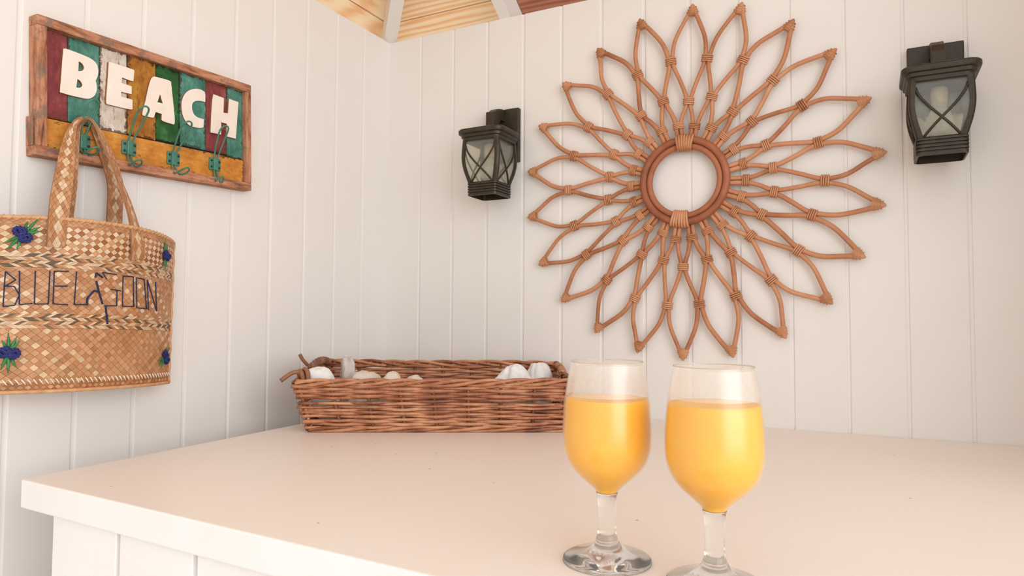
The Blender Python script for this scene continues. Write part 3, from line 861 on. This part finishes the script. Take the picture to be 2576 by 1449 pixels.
def diamond_band(name, v0, v1, w, h, palette_a, palette_b, d, back=False):
    W_ = Weave(); mp = lambda s, z, e: bag_pt(max(-1, min(1, s / LX)), z / HZ_, e, back)
    rows = int((v1 - v0) * HZ_ / (h / 2)) + 3; n = int(2 * LX / w) + 2
    sa = [random.choice(palette_a) for _ in range(400)]; sb_ = [random.choice(palette_b) for _ in range(400)]
    for j in range(-1, rows):
        cz = v0 * HZ_ + j * h / 2
        for i in range(-1, n):
            cx = -LX + (i + (0.5 if j % 2 else 0)) * w
            if abs(cx) > LX: continue
            poly = clip([(cx - w / 2, cz), (cx, cz - h / 2), (cx + w / 2, cz), (cx, cz + h / 2)], v0 * HZ_, v1 * HZ_)
            if len(poly) < 3: continue
            col = sa[(2 * i + j) % 397] if j % 2 == 0 else sb_[(2 * i - j) % 397]
            W_.cell(poly, mp, vary(col, d))
    return W_.build(name, bag)
def twill_band(name, v0, v1, rows, w, back=False):
    W_ = Weave(); mp = lambda s, z, e: bag_pt(max(-1, min(1, s / LX)), z / HZ_, e, back)
    rh = (v1 - v0) * HZ_ / rows; n = int(2 * LX / w) + 4
    pal = [rgb(232, 200, 164), rgb(202, 146, 100), rgb(186, 128, 84), rgb(122, 98, 74), rgb(226, 190, 150), rgb(112, 88, 66)]
    for j in range(rows):
        z0 = v0 * HZ_ + j * rh; z1 = z0 + rh
        sl = rh * (1.5 if j % 2 else -1.5)
        for i in range(-3, n):
            x0_ = -LX + i * w
            if abs(x0_ + w / 2) > LX: continue
            col = random.choice(pal) if (i + 2 * j) % 3 else random.choice(pal[:2] + pal[4:5])
            W_.cell([(x0_, z0), (x0_ + w, z0), (x0_ + w + sl, z1), (x0_ + sl, z1)], mp, vary(col, 0.12), 0.0013)
    return W_.build(name, bag)
light = [rgb(236, 204, 166), rgb(230, 194, 154), rgb(240, 212, 178)]
brown = [rgb(176, 112, 66), rgb(192, 128, 80), rgb(164, 102, 60)]
tan = [rgb(206, 150, 106), rgb(214, 160, 116), rgb(198, 140, 96)]
tan2 = [rgb(190, 132, 88), rgb(200, 144, 100), rgb(212, 160, 118)]
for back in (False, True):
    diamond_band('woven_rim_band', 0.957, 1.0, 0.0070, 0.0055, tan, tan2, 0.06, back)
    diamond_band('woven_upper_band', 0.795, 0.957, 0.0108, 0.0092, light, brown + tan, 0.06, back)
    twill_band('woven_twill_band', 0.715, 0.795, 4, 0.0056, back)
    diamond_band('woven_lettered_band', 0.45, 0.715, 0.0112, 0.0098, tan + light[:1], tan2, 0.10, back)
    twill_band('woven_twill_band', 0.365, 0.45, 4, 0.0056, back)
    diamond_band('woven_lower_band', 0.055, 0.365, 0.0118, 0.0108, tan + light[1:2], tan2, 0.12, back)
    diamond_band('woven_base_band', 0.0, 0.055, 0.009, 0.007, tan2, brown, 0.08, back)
# braided edges: rim, side seams, base stitches
rim = []
for bk in (False, True):
    pts = [bag_pt(-1 + 2 * i / 40, 1.0, 0.0005, bk) for i in range(41)]
    V, F = tube(pts, 0.0026, 8); rim.append((V, F))
    tw = [bag_pt(-1 + 2 * i / 240, 1.0, 0.0005, bk) + Vector((math.cos(i * 0.9) * 0.0024, 0, math.sin(i * 0.9) * 0.0024)) for i in range(241)]
    rim.append(tube(tw, 0.0015, 5))
V, F = join(rim); mesh_obj('rim_braid', V, F, M['palm_edge'], bag)
for t in (-1, 1):
    pts = [bag_pt(t, i / 30, 0.0) + Vector((math.cos(i * 1.7) * 0.0012, 0, 0)) for i in range(31)]
    V, F = tube(pts, 0.0026, 7); mesh_obj('side_seam', V, F, M['palm_edge'], bag)
st = []
for i in range(44):
    t = -0.97 + 1.94 * i / 43
    a = bag_pt(t, 0.075, 0.0016); b = bag_pt(min(1, t + 0.035), 0.045, 0.0016)
    st.append(tube([a, a.lerp(b, 0.5) + Vector((0.0008, 0, 0)), b], 0.0011, 5))
V, F = join(st); o = mesh_obj('base_stitching', V, F, M['stitch'], bag); o['kind'] = 'stuff'
V, F = tube([bag_pt(-1 + 2 * i / 40, 0.002, 0.0) for i in range(41)], 0.0030, 7); mesh_obj('base_cord', V, F, M['palm_edge'], bag)
# embroidered words
def zb(q): return q[0] / 3.2935, 540 + q[1] / 3.2935
words = [[[(45,470),(35,600),(25,760)], [(45,470),(130,540),(30,600)], [(30,592),(118,595),(160,665),(122,750),(25,762)]],
 [[(162,465),(160,745),(270,735)]], [[(293,465),(285,740),(400,740),(414,465)]],
 [[(450,468),(440,738)], [(450,468),(570,470)], [(455,592),(560,592)], [(435,738),(565,747)]],
 [[(635,470),(615,745),(715,745)]],
 [[(790,520),(800,482),(850,520)], [(798,550),(820,640),(850,740)], [(822,640),(780,630),(725,690),(722,750)]],
 [[(885,535),(850,478),(965,497)], [(920,618),(1003,632)], [(970,625),(968,755),(865,755)], [(875,755),(885,850),(890,905)]],
 [[(1020,508),(1105,515),(1108,760),(1015,760),(1020,508)]], [[(1130,522),(1195,535),(1215,780),(1135,772),(1130,522)]],
 [[(1230,790),(1222,540),(1298,800),(1290,558)]]]
for wi, strokes in enumerate(words):
    parts = []
    for si, stg in enumerate(strokes):
        thick = 0.0008
        if wi == 5 or (wi == 6 and si == 3): thick = 0.0014
        for a, b in zip(stg[:-1], stg[1:]):
            n = 6
            pts = [on_bag(*zb((a[0] + (b[0] - a[0]) * i / n, a[1] + (b[1] - a[1]) * i / n)), 0.0020) for i in range(n + 1)]
            parts.append(tube(pts, thick, 6))
    V, F = join(parts); o = mesh_obj('embroidered_letter', V, F, M['thread'], bag)
# embroidered flowers
def bag_flower(px, py, scale, rot, squash=1.0):
    c = on_bag(px, py, 0.004); t, v = bag_tv(c)
    du = (bag_pt(t + 0.02, v) - bag_pt(t - 0.02, v)).normalized(); dz = Vector((0, 0, 1)); n = du.cross(dz).normalized()
    if n.x < 0: n = -n
    du = du * squash
    parts = []
    for k_, (ox, oz, r) in enumerate(((-0.006, 0.002, 0.0065), (0.006, -0.002, 0.0065), (0.0, 0.0, 0.0045), (-0.002, 0.004, 0.005), (0.003, -0.005, 0.0045))):
        ca, sa = math.cos(rot), math.sin(rot)
        cc = c + (du * (ox * ca - oz * sa) + dz * (ox * sa + oz * ca)) * scale
        for q in range(5):
            ph = q * 0.63 + k_
            loop = []
            for e in range(10):
                w = 2 * math.pi * e / 10
                x_, y_ = math.cos(w) * r * scale, math.sin(w) * r * scale * 0.45
                loop.append(cc + du * (x_ * math.cos(ph) - y_ * math.sin(ph)) + dz * (x_ * math.sin(ph) + y_ * math.cos(ph)) + n * (0.0012 * q * 0.6 + 0.0006 * math.sin(3 * w)))
            parts.append(tube(loop, 0.0013 * scale, 5, True))
    V, F = join(parts); fl = mesh_obj('embroidered_flower', V, F, M['blue'], bag); fl['label'] = 'navy blue raffia flower'
    for k_ in range(7):
        a = rot + math.radians((55, 78, 100, 235, 255, 278, 40)[k_]); L_ = (0.023, 0.027, 0.019, 0.024, 0.027, 0.021, 0.020)[k_] * scale
        d = du * math.cos(a) + dz * math.sin(a)
        pts = [c - n * 0.001 + d * L_ * q / 5 for q in range(6)]
        V, F = tube(pts, [0.0010 * scale, 0.0018 * scale, 0.0021 * scale, 0.0018 * scale, 0.0011 * scale, 0.0003], 6, flat=(n, 0.45))
        mesh_obj('leaf', V, F, M['leafgreen'], fl)
bag_flower(57, 590, 1.08, math.radians(-25))
bag_flower(418, 643, 1.05, math.radians(20), 0.95)
bag_flower(22, 888, 1.08, math.radians(15))
bag_flower(416, 898, 1.05, math.radians(-40), 0.95)
# the two woven handles
def ribbon(name, pts, widths, normals, d=0.0012):
    """a woven strap: path, half widths and face normals at each control point"""
    P = catmull(pts, 8); n = len(P)
    def lerp_list(L, k_):
        f_ = k_ / (n - 1) * (len(L) - 1); i = min(int(f_), len(L) - 2); f_ -= i
        return L[i] * (1 - f_) + L[i + 1] * f_
    cum = [0.0]
    for a, b in zip(P[:-1], P[1:]): cum.append(cum[-1] + (b - a).length)
    frames = []
    for i in range(n):
        tg = (P[min(i + 1, n - 1)] - P[max(i - 1, 0)]).normalized()
        nn = lerp_list([Vector(q) for q in normals], i); nn = (nn - tg * nn.dot(tg)).normalized()
        frames.append((P[i], tg, nn, nn.cross(tg), lerp_list(widths, i)))
    def mp(side):
        def f_(s, l, e):                    # s in -1..1 across, l along
            k_ = 0
            lo, hi = 0, n - 2
            while lo < hi:
                md = (lo + hi + 1) // 2
                if cum[md] <= l: lo = md
                else: hi = md - 1
            u = max(0, min(1, (l - cum[lo]) / max(1e-9, cum[lo + 1] - cum[lo])))
            A, B = frames[lo], frames[lo + 1]
            p = A[0].lerp(B[0], u); bi = A[3].lerp(B[3], u); nn = A[2].lerp(B[2], u); w = A[4] * (1 - u) + B[4] * u
            return p + bi * (w * s) + nn * (side * (d + e))
        return f_
    W_ = Weave(); L_ = cum[-1]; rows = int(L_ / 0.0058)
    for side in (1, -1):
        m_ = mp(side)
        for j in range(rows + 1):
            l = j * L_ / rows; hh = L_ / rows
            for i in range(-2, 3):
                cx = i * 0.5 + (0.25 if j % 2 else 0)
                poly = [(max(-1, min(1, q)), max(0, min(L_, w))) for q, w in ((cx - 0.25, l), (cx, l - hh), (cx + 0.25, l), (cx, l + hh))]
                if max(q[0] for q in poly) - min(q[0] for q in poly) < 0.05: continue
                mid = abs(cx) < 0.4
                col = random.choice(light) if (mid and j % 2 == 0) or (mid and j % 4 == 1) else random.choice(tan2)
                W_.cell(poly if side > 0 else poly[::-1], m_, vary(col, 0.06), 0.0008)
    o = W_.build(name, bag, None)
    V, F = [], []
    for p, tg, nn, bi, w in frames: V += [p + bi * w * 0.99 + nn * d, p + bi * w * 0.99 - nn * d, p - bi * w * 0.99 - nn * d, p - bi * w * 0.99 + nn * d]
    for i in range(n - 1):
        for s in range(4): F.append((i * 4 + s, i * 4 + (s + 1) % 4, i * 4 + 4 + (s + 1) % 4, i * 4 + 4 + s))
    mesh_obj('strap_core', V, F, M['palm_back'], o, False)
    return o
H1, A1, L1 = HOOKS[0]
def py_(px, py, off): return on_left(px, py, off)
lf = on_bag(140, 622, 0.004); lf2 = on_bag(144, 572, 0.005)
rf = on_bag(346, 652, 0.004); rf2 = on_bag(345, 598, 0.005)
topF = py_(213, 296, 0.0245)
front = [lf, lf2, py_(152, 500, 0.098), py_(163, 430, 0.078), py_(173, 362, 0.048), py_(187, 316, 0.031), topF, py_(236, 310, 0.029), py_(264, 372, 0.040), py_(292, 435, 0.058), py_(325, 520, 0.085), rf2, rf]
outn = (1, 0, 0)
ribbon('handle', front, [0.0128, 0.0130, 0.0132, 0.0122, 0.0088, 0.0055, 0.0040, 0.0060, 0.0090, 0.0115, 0.0125, 0.0130, 0.0130],
       [outn, outn, (1, -0.25, 0), (1, -0.35, 0), (1, -0.7, 0), (0.6, -0.8, 0.5), (0.3, 0, 1), (0.5, 0.9, 0.4), (0.75, 0.9, 0), (0.8, 0.75, 0), (0.9, 0.5, 0), (1, 0.25, 0), (1, 0.15, 0)])
bl = py_(160, 590, 0.028); br = bag_pt(0.40, 0.90, 0.0, True) + Vector((0.004, 0, 0))
topB = py_(215, 301, 0.0205)
back = [bl, py_(163, 540, 0.030), py_(172, 470, 0.030), py_(181, 380, 0.026), py_(194, 322, 0.0215), topB, py_(236, 318, 0.023), py_(268, 390, 0.030), py_(290, 465, 0.030), br + Vector((0.002, -0.004, 0.05)), br]
ribbon('handle', back, [0.013, 0.013, 0.012, 0.010, 0.006, 0.004, 0.006, 0.011, 0.013, 0.013, 0.013],
       [outn, outn, (1, -0.2, 0), (1, -0.5, 0), (0.7, -0.7, 0.5), (0.2, 0, 1), (0.6, -0.3, 0.5), (1, -0.25, 0), (1, -0.1, 0), outn, outn])

# ------------------------------------------------------------------ wicker basket
BO = on_table(780, 1087); BE = on_table(1418, 1087)
ex = (BE - BO).normalized(); ey = Vector((-ex.y, ex.x, 0)); BL = (BE - BO).length; BD = 0.25
def bk_pt(l, d, z): return BO + ex * l + ey * d + Vector((0, 0, z))
bctr = bk_pt(BL / 2, BD / 2, 0)
bask = root('wicker_basket', bctr, 'long shallow brown wicker basket standing on the counter', 'basket')
def bcorner(ci, f_):                        # corner ci at height fraction f_: flaring sides, back higher
    l0, l1 = (0.0 - 0.026 * f_), (BL + 0.011 * f_)
    d0, d1 = 0.0 - 0.014 * f_, BD + 0.016 * f_
    zf, zr = 0.098 * f_, 0.121 * f_
    return [bk_pt(l0, d0, zf), bk_pt(l1, d0, zf + 0.003 * f_), bk_pt(l1, d1, zr - 0.004 * f_), bk_pt(l0, d1, zr)][ci]
sides = [(0, 1, 8), (1, 2, 5), (3, 2, 8), (0, 3, 5)]
for si, (c0, c1, ns) in enumerate(sides):
    nrm = (bcorner(c1, 0) - bcorner(c0, 0)).cross(Vector((0, 0, 1))).normalized()
    if (bcorner(c0, 0) + bcorner(c1, 0) - 2 * bctr).dot(nrm) < 0: nrm = -nrm
    long_ = si in (0, 2)
    spos = [(i + (0.0 if i in (0, ns) else 0)) / ns for i in range(ns + 1)]
    for i in range(ns + (1 if long_ else 0)):
        u = spos[i] if long_ else (i + 0.5) / ns
        u = min(max(u, 0.006), 0.994)
        lean = random.uniform(-0.006, 0.006)
        pts = [bcorner(c0, f_).lerp(bcorner(c1, f_), min(1, max(0, u + lean * f_))) for f_ in (0.02, 0.35, 0.7, 0.97)]
        V, F = tube(pts, 0.0034 if long_ else 0.003, 7); mesh_obj('stake', V, F, M['willow_dark'], bask)
    rows = 17
    for r in range(rows):
        f0 = 0.11 + 0.79 * r / (rows - 1)
        if not long_ and r >= rows - 4 and False: continue
        ph = r % 2
        slope = random.uniform(-0.020, 0.034); rd = random.uniform(0.0028, 0.0039)
        pts, rads = [], []
        n = ns * 2
        ext = 0.010 if long_ else 0.004
        j0 = random.uniform(-0.012, 0.012)
        for i in range(n + 1):
            u = i / n
            f_ = f0 + slope * (u - 0.5) * 2 + random.uniform(-0.010, 0.010) + j0 * 0.5
            p = bcorner(c0, f_).lerp(bcorner(c1, f_), u)
            k_ = i / 2
            amp = 0.0052
            s_ = math.cos(math.pi * (k_ + ph))
            p = p + nrm * amp * s_
            if i == 0: p = p - (bcorner(c1, 0) - bcorner(c0, 0)).normalized() * ext * random.uniform(0.3, 1)
            if i == n: p = p + (bcorner(c1, 0) - bcorner(c0, 0)).normalized() * ext * random.uniform(0.1, 0.5)
            pts.append(p); rads.append(rd * random.uniform(0.85, 1.1))
        P = catmull(pts, 3)
        R_ = [rads[min(len(rads) - 1, int(i / 3))] for i in range(len(P))]
        V, F = tube(P, R_, 7); mesh_obj('weaver', V, F, M['willow'], bask)
    # twisted border rods along top and foot
    for band, (fb, spread, rd, nrod) in enumerate(((0.965, 0.0050, 0.0034, 3), (0.055, 0.0042, 0.0036, 3))):
        for q in range(nrod):
            ph = 2 * math.pi * q / nrod; pts = []
            n = 60 if long_ else 30; turns = ((3.2 if band == 0 else 2.2) if long_ else 2)
            for i in range(n + 1):
                u = i / n; w = ph + 2 * math.pi * turns * u
                f_ = fb + (0.010 * math.sin(2.5 * math.pi * u + si) if band == 0 else 0)
                p = bcorner(c0, f_).lerp(bcorner(c1, f_), u)
                pts.append(p + nrm * (math.cos(w) * spread * 0.8 + 0.001) + Vector((0, 0, math.sin(w) * spread)))
            V, F = tube(pts, rd, 7)
            V = [Vector((v.x, v.y, max(v.z, T + 0.0004))) for v in V]
            mesh_obj('border_rod', V, F, M['willow'] if long_ else M['willow_dark'], bask)
parts = []
for i in range(16):
    d = 0.006 + (BD - 0.012) * i / 15
    parts.append(tube([bk_pt(0.0, d, 0.0055), bk_pt(BL / 3, d, 0.006), bk_pt(2 * BL / 3, d, 0.0055), bk_pt(BL, d, 0.0055)], 0.0048, 6))
for i in range(9):
    l = 0.02 + (BL - 0.04) * i / 8
    parts.append(tube([bk_pt(l, 0.0, 0.0085), bk_pt(l, BD, 0.0085)], 0.004, 6))
V, F = join(parts); o = mesh_obj('woven_base', V, F, M['willow_dark'], bask); o['kind'] = 'stuff'
# end handles: thick twisted bundles over each short end, loose stubs at the front left
for l_, s_ in ((-0.024, -1), (BL + 0.009, 1)):
    for q in range(4):
        ph = 2 * math.pi * q / 4; pts = []
        for i in range(25):
            u = i / 24; d = 0.085 + u * 0.165; w = ph + 2 * math.pi * 2.2 * u
            z = (0.103 if s_ < 0 else 0.098) + (0.022 if s_ < 0 else 0.016) * math.sin(math.pi * (0.15 + 0.62 * u))
            pts.append(bk_pt(l_, d, z) + ex * math.cos(w) * 0.0055 + Vector((0, 0, math.sin(w) * 0.0055)))
        V, F = tube(pts, 0.0040 if s_ < 0 else 0.0030, 7); mesh_obj('handle_rod', V, F, M['willow_dark'] if s_ < 0 else M['willow'], bask)
for pts, r in (([bk_pt(-0.020, 0.02, 0.094), bk_pt(-0.026, 0.012, 0.112), bk_pt(-0.038, 0.005, 0.112), bk_pt(-0.056, -0.005, 0.098)], 0.0042),
               ([bk_pt(-0.008, 0.01, 0.095), bk_pt(-0.012, 0.018, 0.113), bk_pt(-0.020, 0.026, 0.117), bk_pt(-0.024, 0.03, 0.100)], 0.005),
               ([bk_pt(-0.015, 0.004, 0.093), bk_pt(-0.021, 0.010, 0.112), bk_pt(-0.028, 0.02, 0.114), bk_pt(-0.03, 0.03, 0.098)], 0.0045),
               ([bk_pt(-0.035, 0.11, 0.120), bk_pt(-0.043, 0.10, 0.132), bk_pt(-0.048, 0.096, 0.143)], 0.0038)):
    V, F = tube(catmull(pts, 5), r, 8); mesh_obj('loose_rod_end', V, F, M['willow_dark'], bask)

# towels lying in the basket
def towel(name, c_l, c_d, half, top, mat, label, seed, rotz=0.0, sq=2.6, fold=0.25, cat='towel', lean=0.0):
    """folded cloth: a lumpy pillow shape from the basket floor up to top"""
    V, F = [], []; nu, nv = 56, 26
    sx, sy = half; z0 = 0.0135; hz = (top - z0) / 2
    base = bk_pt(c_l, c_d, z0)
    rg = random.Random(seed * 13)
    creases = [(Vector((rg.uniform(-1, 1), rg.uniform(-1, 1), rg.uniform(-0.5, 0.9))).normalized(), rg.uniform(-0.35, 0.55), rg.uniform(0.06, 0.13)) for _ in range(5)]
    for j in range(nv + 1):
        ph = -math.pi / 2 + math.pi * j / nv
        for i in range(nu):
            th = 2 * math.pi * i / nu
            f = lambda a: math.copysign(abs(a) ** (2 / sq), a)
            x = f(math.cos(ph)) * f(math.cos(th)); y = f(math.cos(ph)) * f(math.sin(th)); z = f(math.sin(ph))
            q = Vector((x * 1.6 + seed * 7.1, y * 1.6, z * 1.2))
            dsp = noise.noise(q * 1.1) * fold + (0.5 - abs(noise.noise(q * 2.0))) * fold * 0.5 + noise.noise(q * 16) * 0.018 + noise.noise(q * 34) * 0.012
            for dv, c_, am in creases:
                e_ = Vector((x, y, z)).dot(dv) - c_ + 0.08 * noise.noise(q * 2.3)
                dsp -= am * math.exp(-(e_ / 0.085) ** 2) * min(1.0, fold * 6)
                if e_ > 0: dsp += am * 0.35
            ridge = 0.05 * math.sin(9 * z + 4 * x + seed)
            sc_ = 1 + dsp * (0.5 + 0.5 * (z > -0.9)) + ridge * fold
            lx, ly, lz = x * sx * sc_, y * sy * sc_, (z + 1) * hz
            if z > 0: lz = hz + z * hz * (1 + dsp * 0.6)
            lx += lean * (z + 1) / 2
            ca, sa = math.cos(rotz), math.sin(rotz)
            p = base + ex * (lx * ca - ly * sa) + ey * (lx * sa + ly * ca); p.z = base.z + max(0, lz)
            V.append(p)
    for j in range(nv):
        for i in range(nu): F.append((j * nu + i, j * nu + (i + 1) % nu, (j + 1) * nu + (i + 1) % nu, (j + 1) * nu + i))
    o = mesh_obj(name, V, F, mat, None, True, base)
    return tag(o, label, cat, 'cloths in the basket')
towel('towel', 0.024, 0.055, (0.024, 0.026), 0.117, M['towel_white'], 'bright white cloth standing up at the front end of the basket beside the loose rods', 1, 0.2, 3.6, 0.14, lean=-0.022)
towel('napkin', 0.036, 0.170, (0.0140, 0.0140), 0.132, M['linen'], 'greyish creased napkin rolled upright in the back corner of the basket', 2, 0.3, 3.4, 0.30, 'napkin')
towel('towel', 0.082, 0.125, (0.032, 0.034), 0.104, M['towel_cream'], 'cream rolled towel next to the upright napkin', 3, 0.1, 2.8, 0.12)
towel('towel', 0.144, 0.075, (0.022, 0.028), 0.106, M['towel_cream'], 'cream towel with a rounded top, second roll from the napkin', 4, -0.1, 2.4, 0.10)
towel('towel', 0.190, 0.080, (0.025, 0.038), 0.0985, M['towel_cream'], 'cream towel barely showing over the middle of the basket front', 5, 0.1, 2.4, 0.08)
towel('towel', 0.396, 0.080, (0.046, 0.044), 0.124, M['towel_white'], 'large white towel heaped at the basket end nearest the glasses', 6, 0.1, 1.6, 0.16, lean=-0.004)
towel('towel', 0.450, 0.170, (0.032, 0.036), 0.120, M['towel_white'], 'small ragged white towel behind the large white heap', 7, 0.2, 2.2, 0.20)

# ------------------------------------------------------------------ two goblets of orange juice
def goblet(base_px, juice_top, label):
    b = on_table(*base_px)
    g = root('juice_glass', b, label, 'glass', 'goblets of orange juice')
    ZJ = 0.0615                              # where the thin bowl grows out of the solid stem
    out = [(0.0101, ZJ), (0.0125, 0.0655), (0.0180, 0.0705), (0.0230, 0.0748), (0.0285, 0.0800), (0.0355, 0.0890), (0.0395, 0.1010), (0.0405, 0.1148), (0.0400, 0.1300), (0.0387, 0.1463), (0.0360, 0.1650), (0.0332, 0.1800)]
    po = smooth_profile(out, 5)
    wall = 0.0009
    pi_ = [(r - wall, z) for r, z in po]
    prof = po + [(po[-1][0] - 0.0002, 0.1806), (po[-1][0] - 0.0007, 0.1806)] + pi_[::-1]
    V, F = lathe(prof, b, 72); o = mesh_obj('bowl', V, F, M['bowl'], g); fix_normals(o)
    bottom = smooth_profile([(0.0003, 0.0603), (0.0060, 0.0606), (0.0090, ZJ + 0.0002)], 4)
    jl = [(max(r - 0.0002, 0.0003), z + 0.0003) for r, z in bottom] + [(r - 0.0003, z) for r, z in pi_ if ZJ + 0.0005 < z < juice_top]
    rl = jl[-1][0]; jl = jl + [(rl - 0.0005, juice_top), (rl - 0.004, juice_top - 0.0003), (0.0003, juice_top - 0.0004)]
    V, F = lathe(jl, b, 72); o = mesh_obj('juice', V, F, M['juice'], g); fix_normals(o)
    V, F = lathe([(r - 0.0002, z) for r, z in pi_ if juice_top + 0.0006 < z < 0.1785], b, 72); mesh_obj('condensation', V, F, M['mist'], g)
    V, F = tube([Vector((b.x + (po[-1][0] - 0.00045) * math.cos(2 * math.pi * e / 72), b.y + (po[-1][0] - 0.00045) * math.sin(2 * math.pi * e / 72), b.z + 0.1806)) for e in range(72)], 0.00055, 8, True)
    mesh_obj('rim', V, F, M['rim'], g)
    ss = smooth_profile([(0.0003, 0.0006), (0.0365, 0.0006), (0.0394, 0.0013), (0.0398, 0.0030), (0.0375, 0.0047), (0.0285, 0.0072), (0.0180, 0.0112), (0.0118, 0.0170), (0.0093, 0.0225), (0.0083, 0.0290), (0.0079, 0.0400), (0.0081, 0.0500), (0.0092, 0.0580), (0.0100, ZJ)], 5)
    sp = ss + [(r, z) for r, z in bottom[::-1]]
    V, F = lathe(sp, b, 72); o = mesh_obj('stem_and_foot', V, F, M['stem'], g); fix_normals(o)
    return g
goblet((1527, 1411), 0.1470, 'goblet of orange juice nearer the basket, its whole foot in view')
goblet((1799, 1474), 0.1495, 'larger-looking goblet of orange juice with its foot cut off by the picture edge')
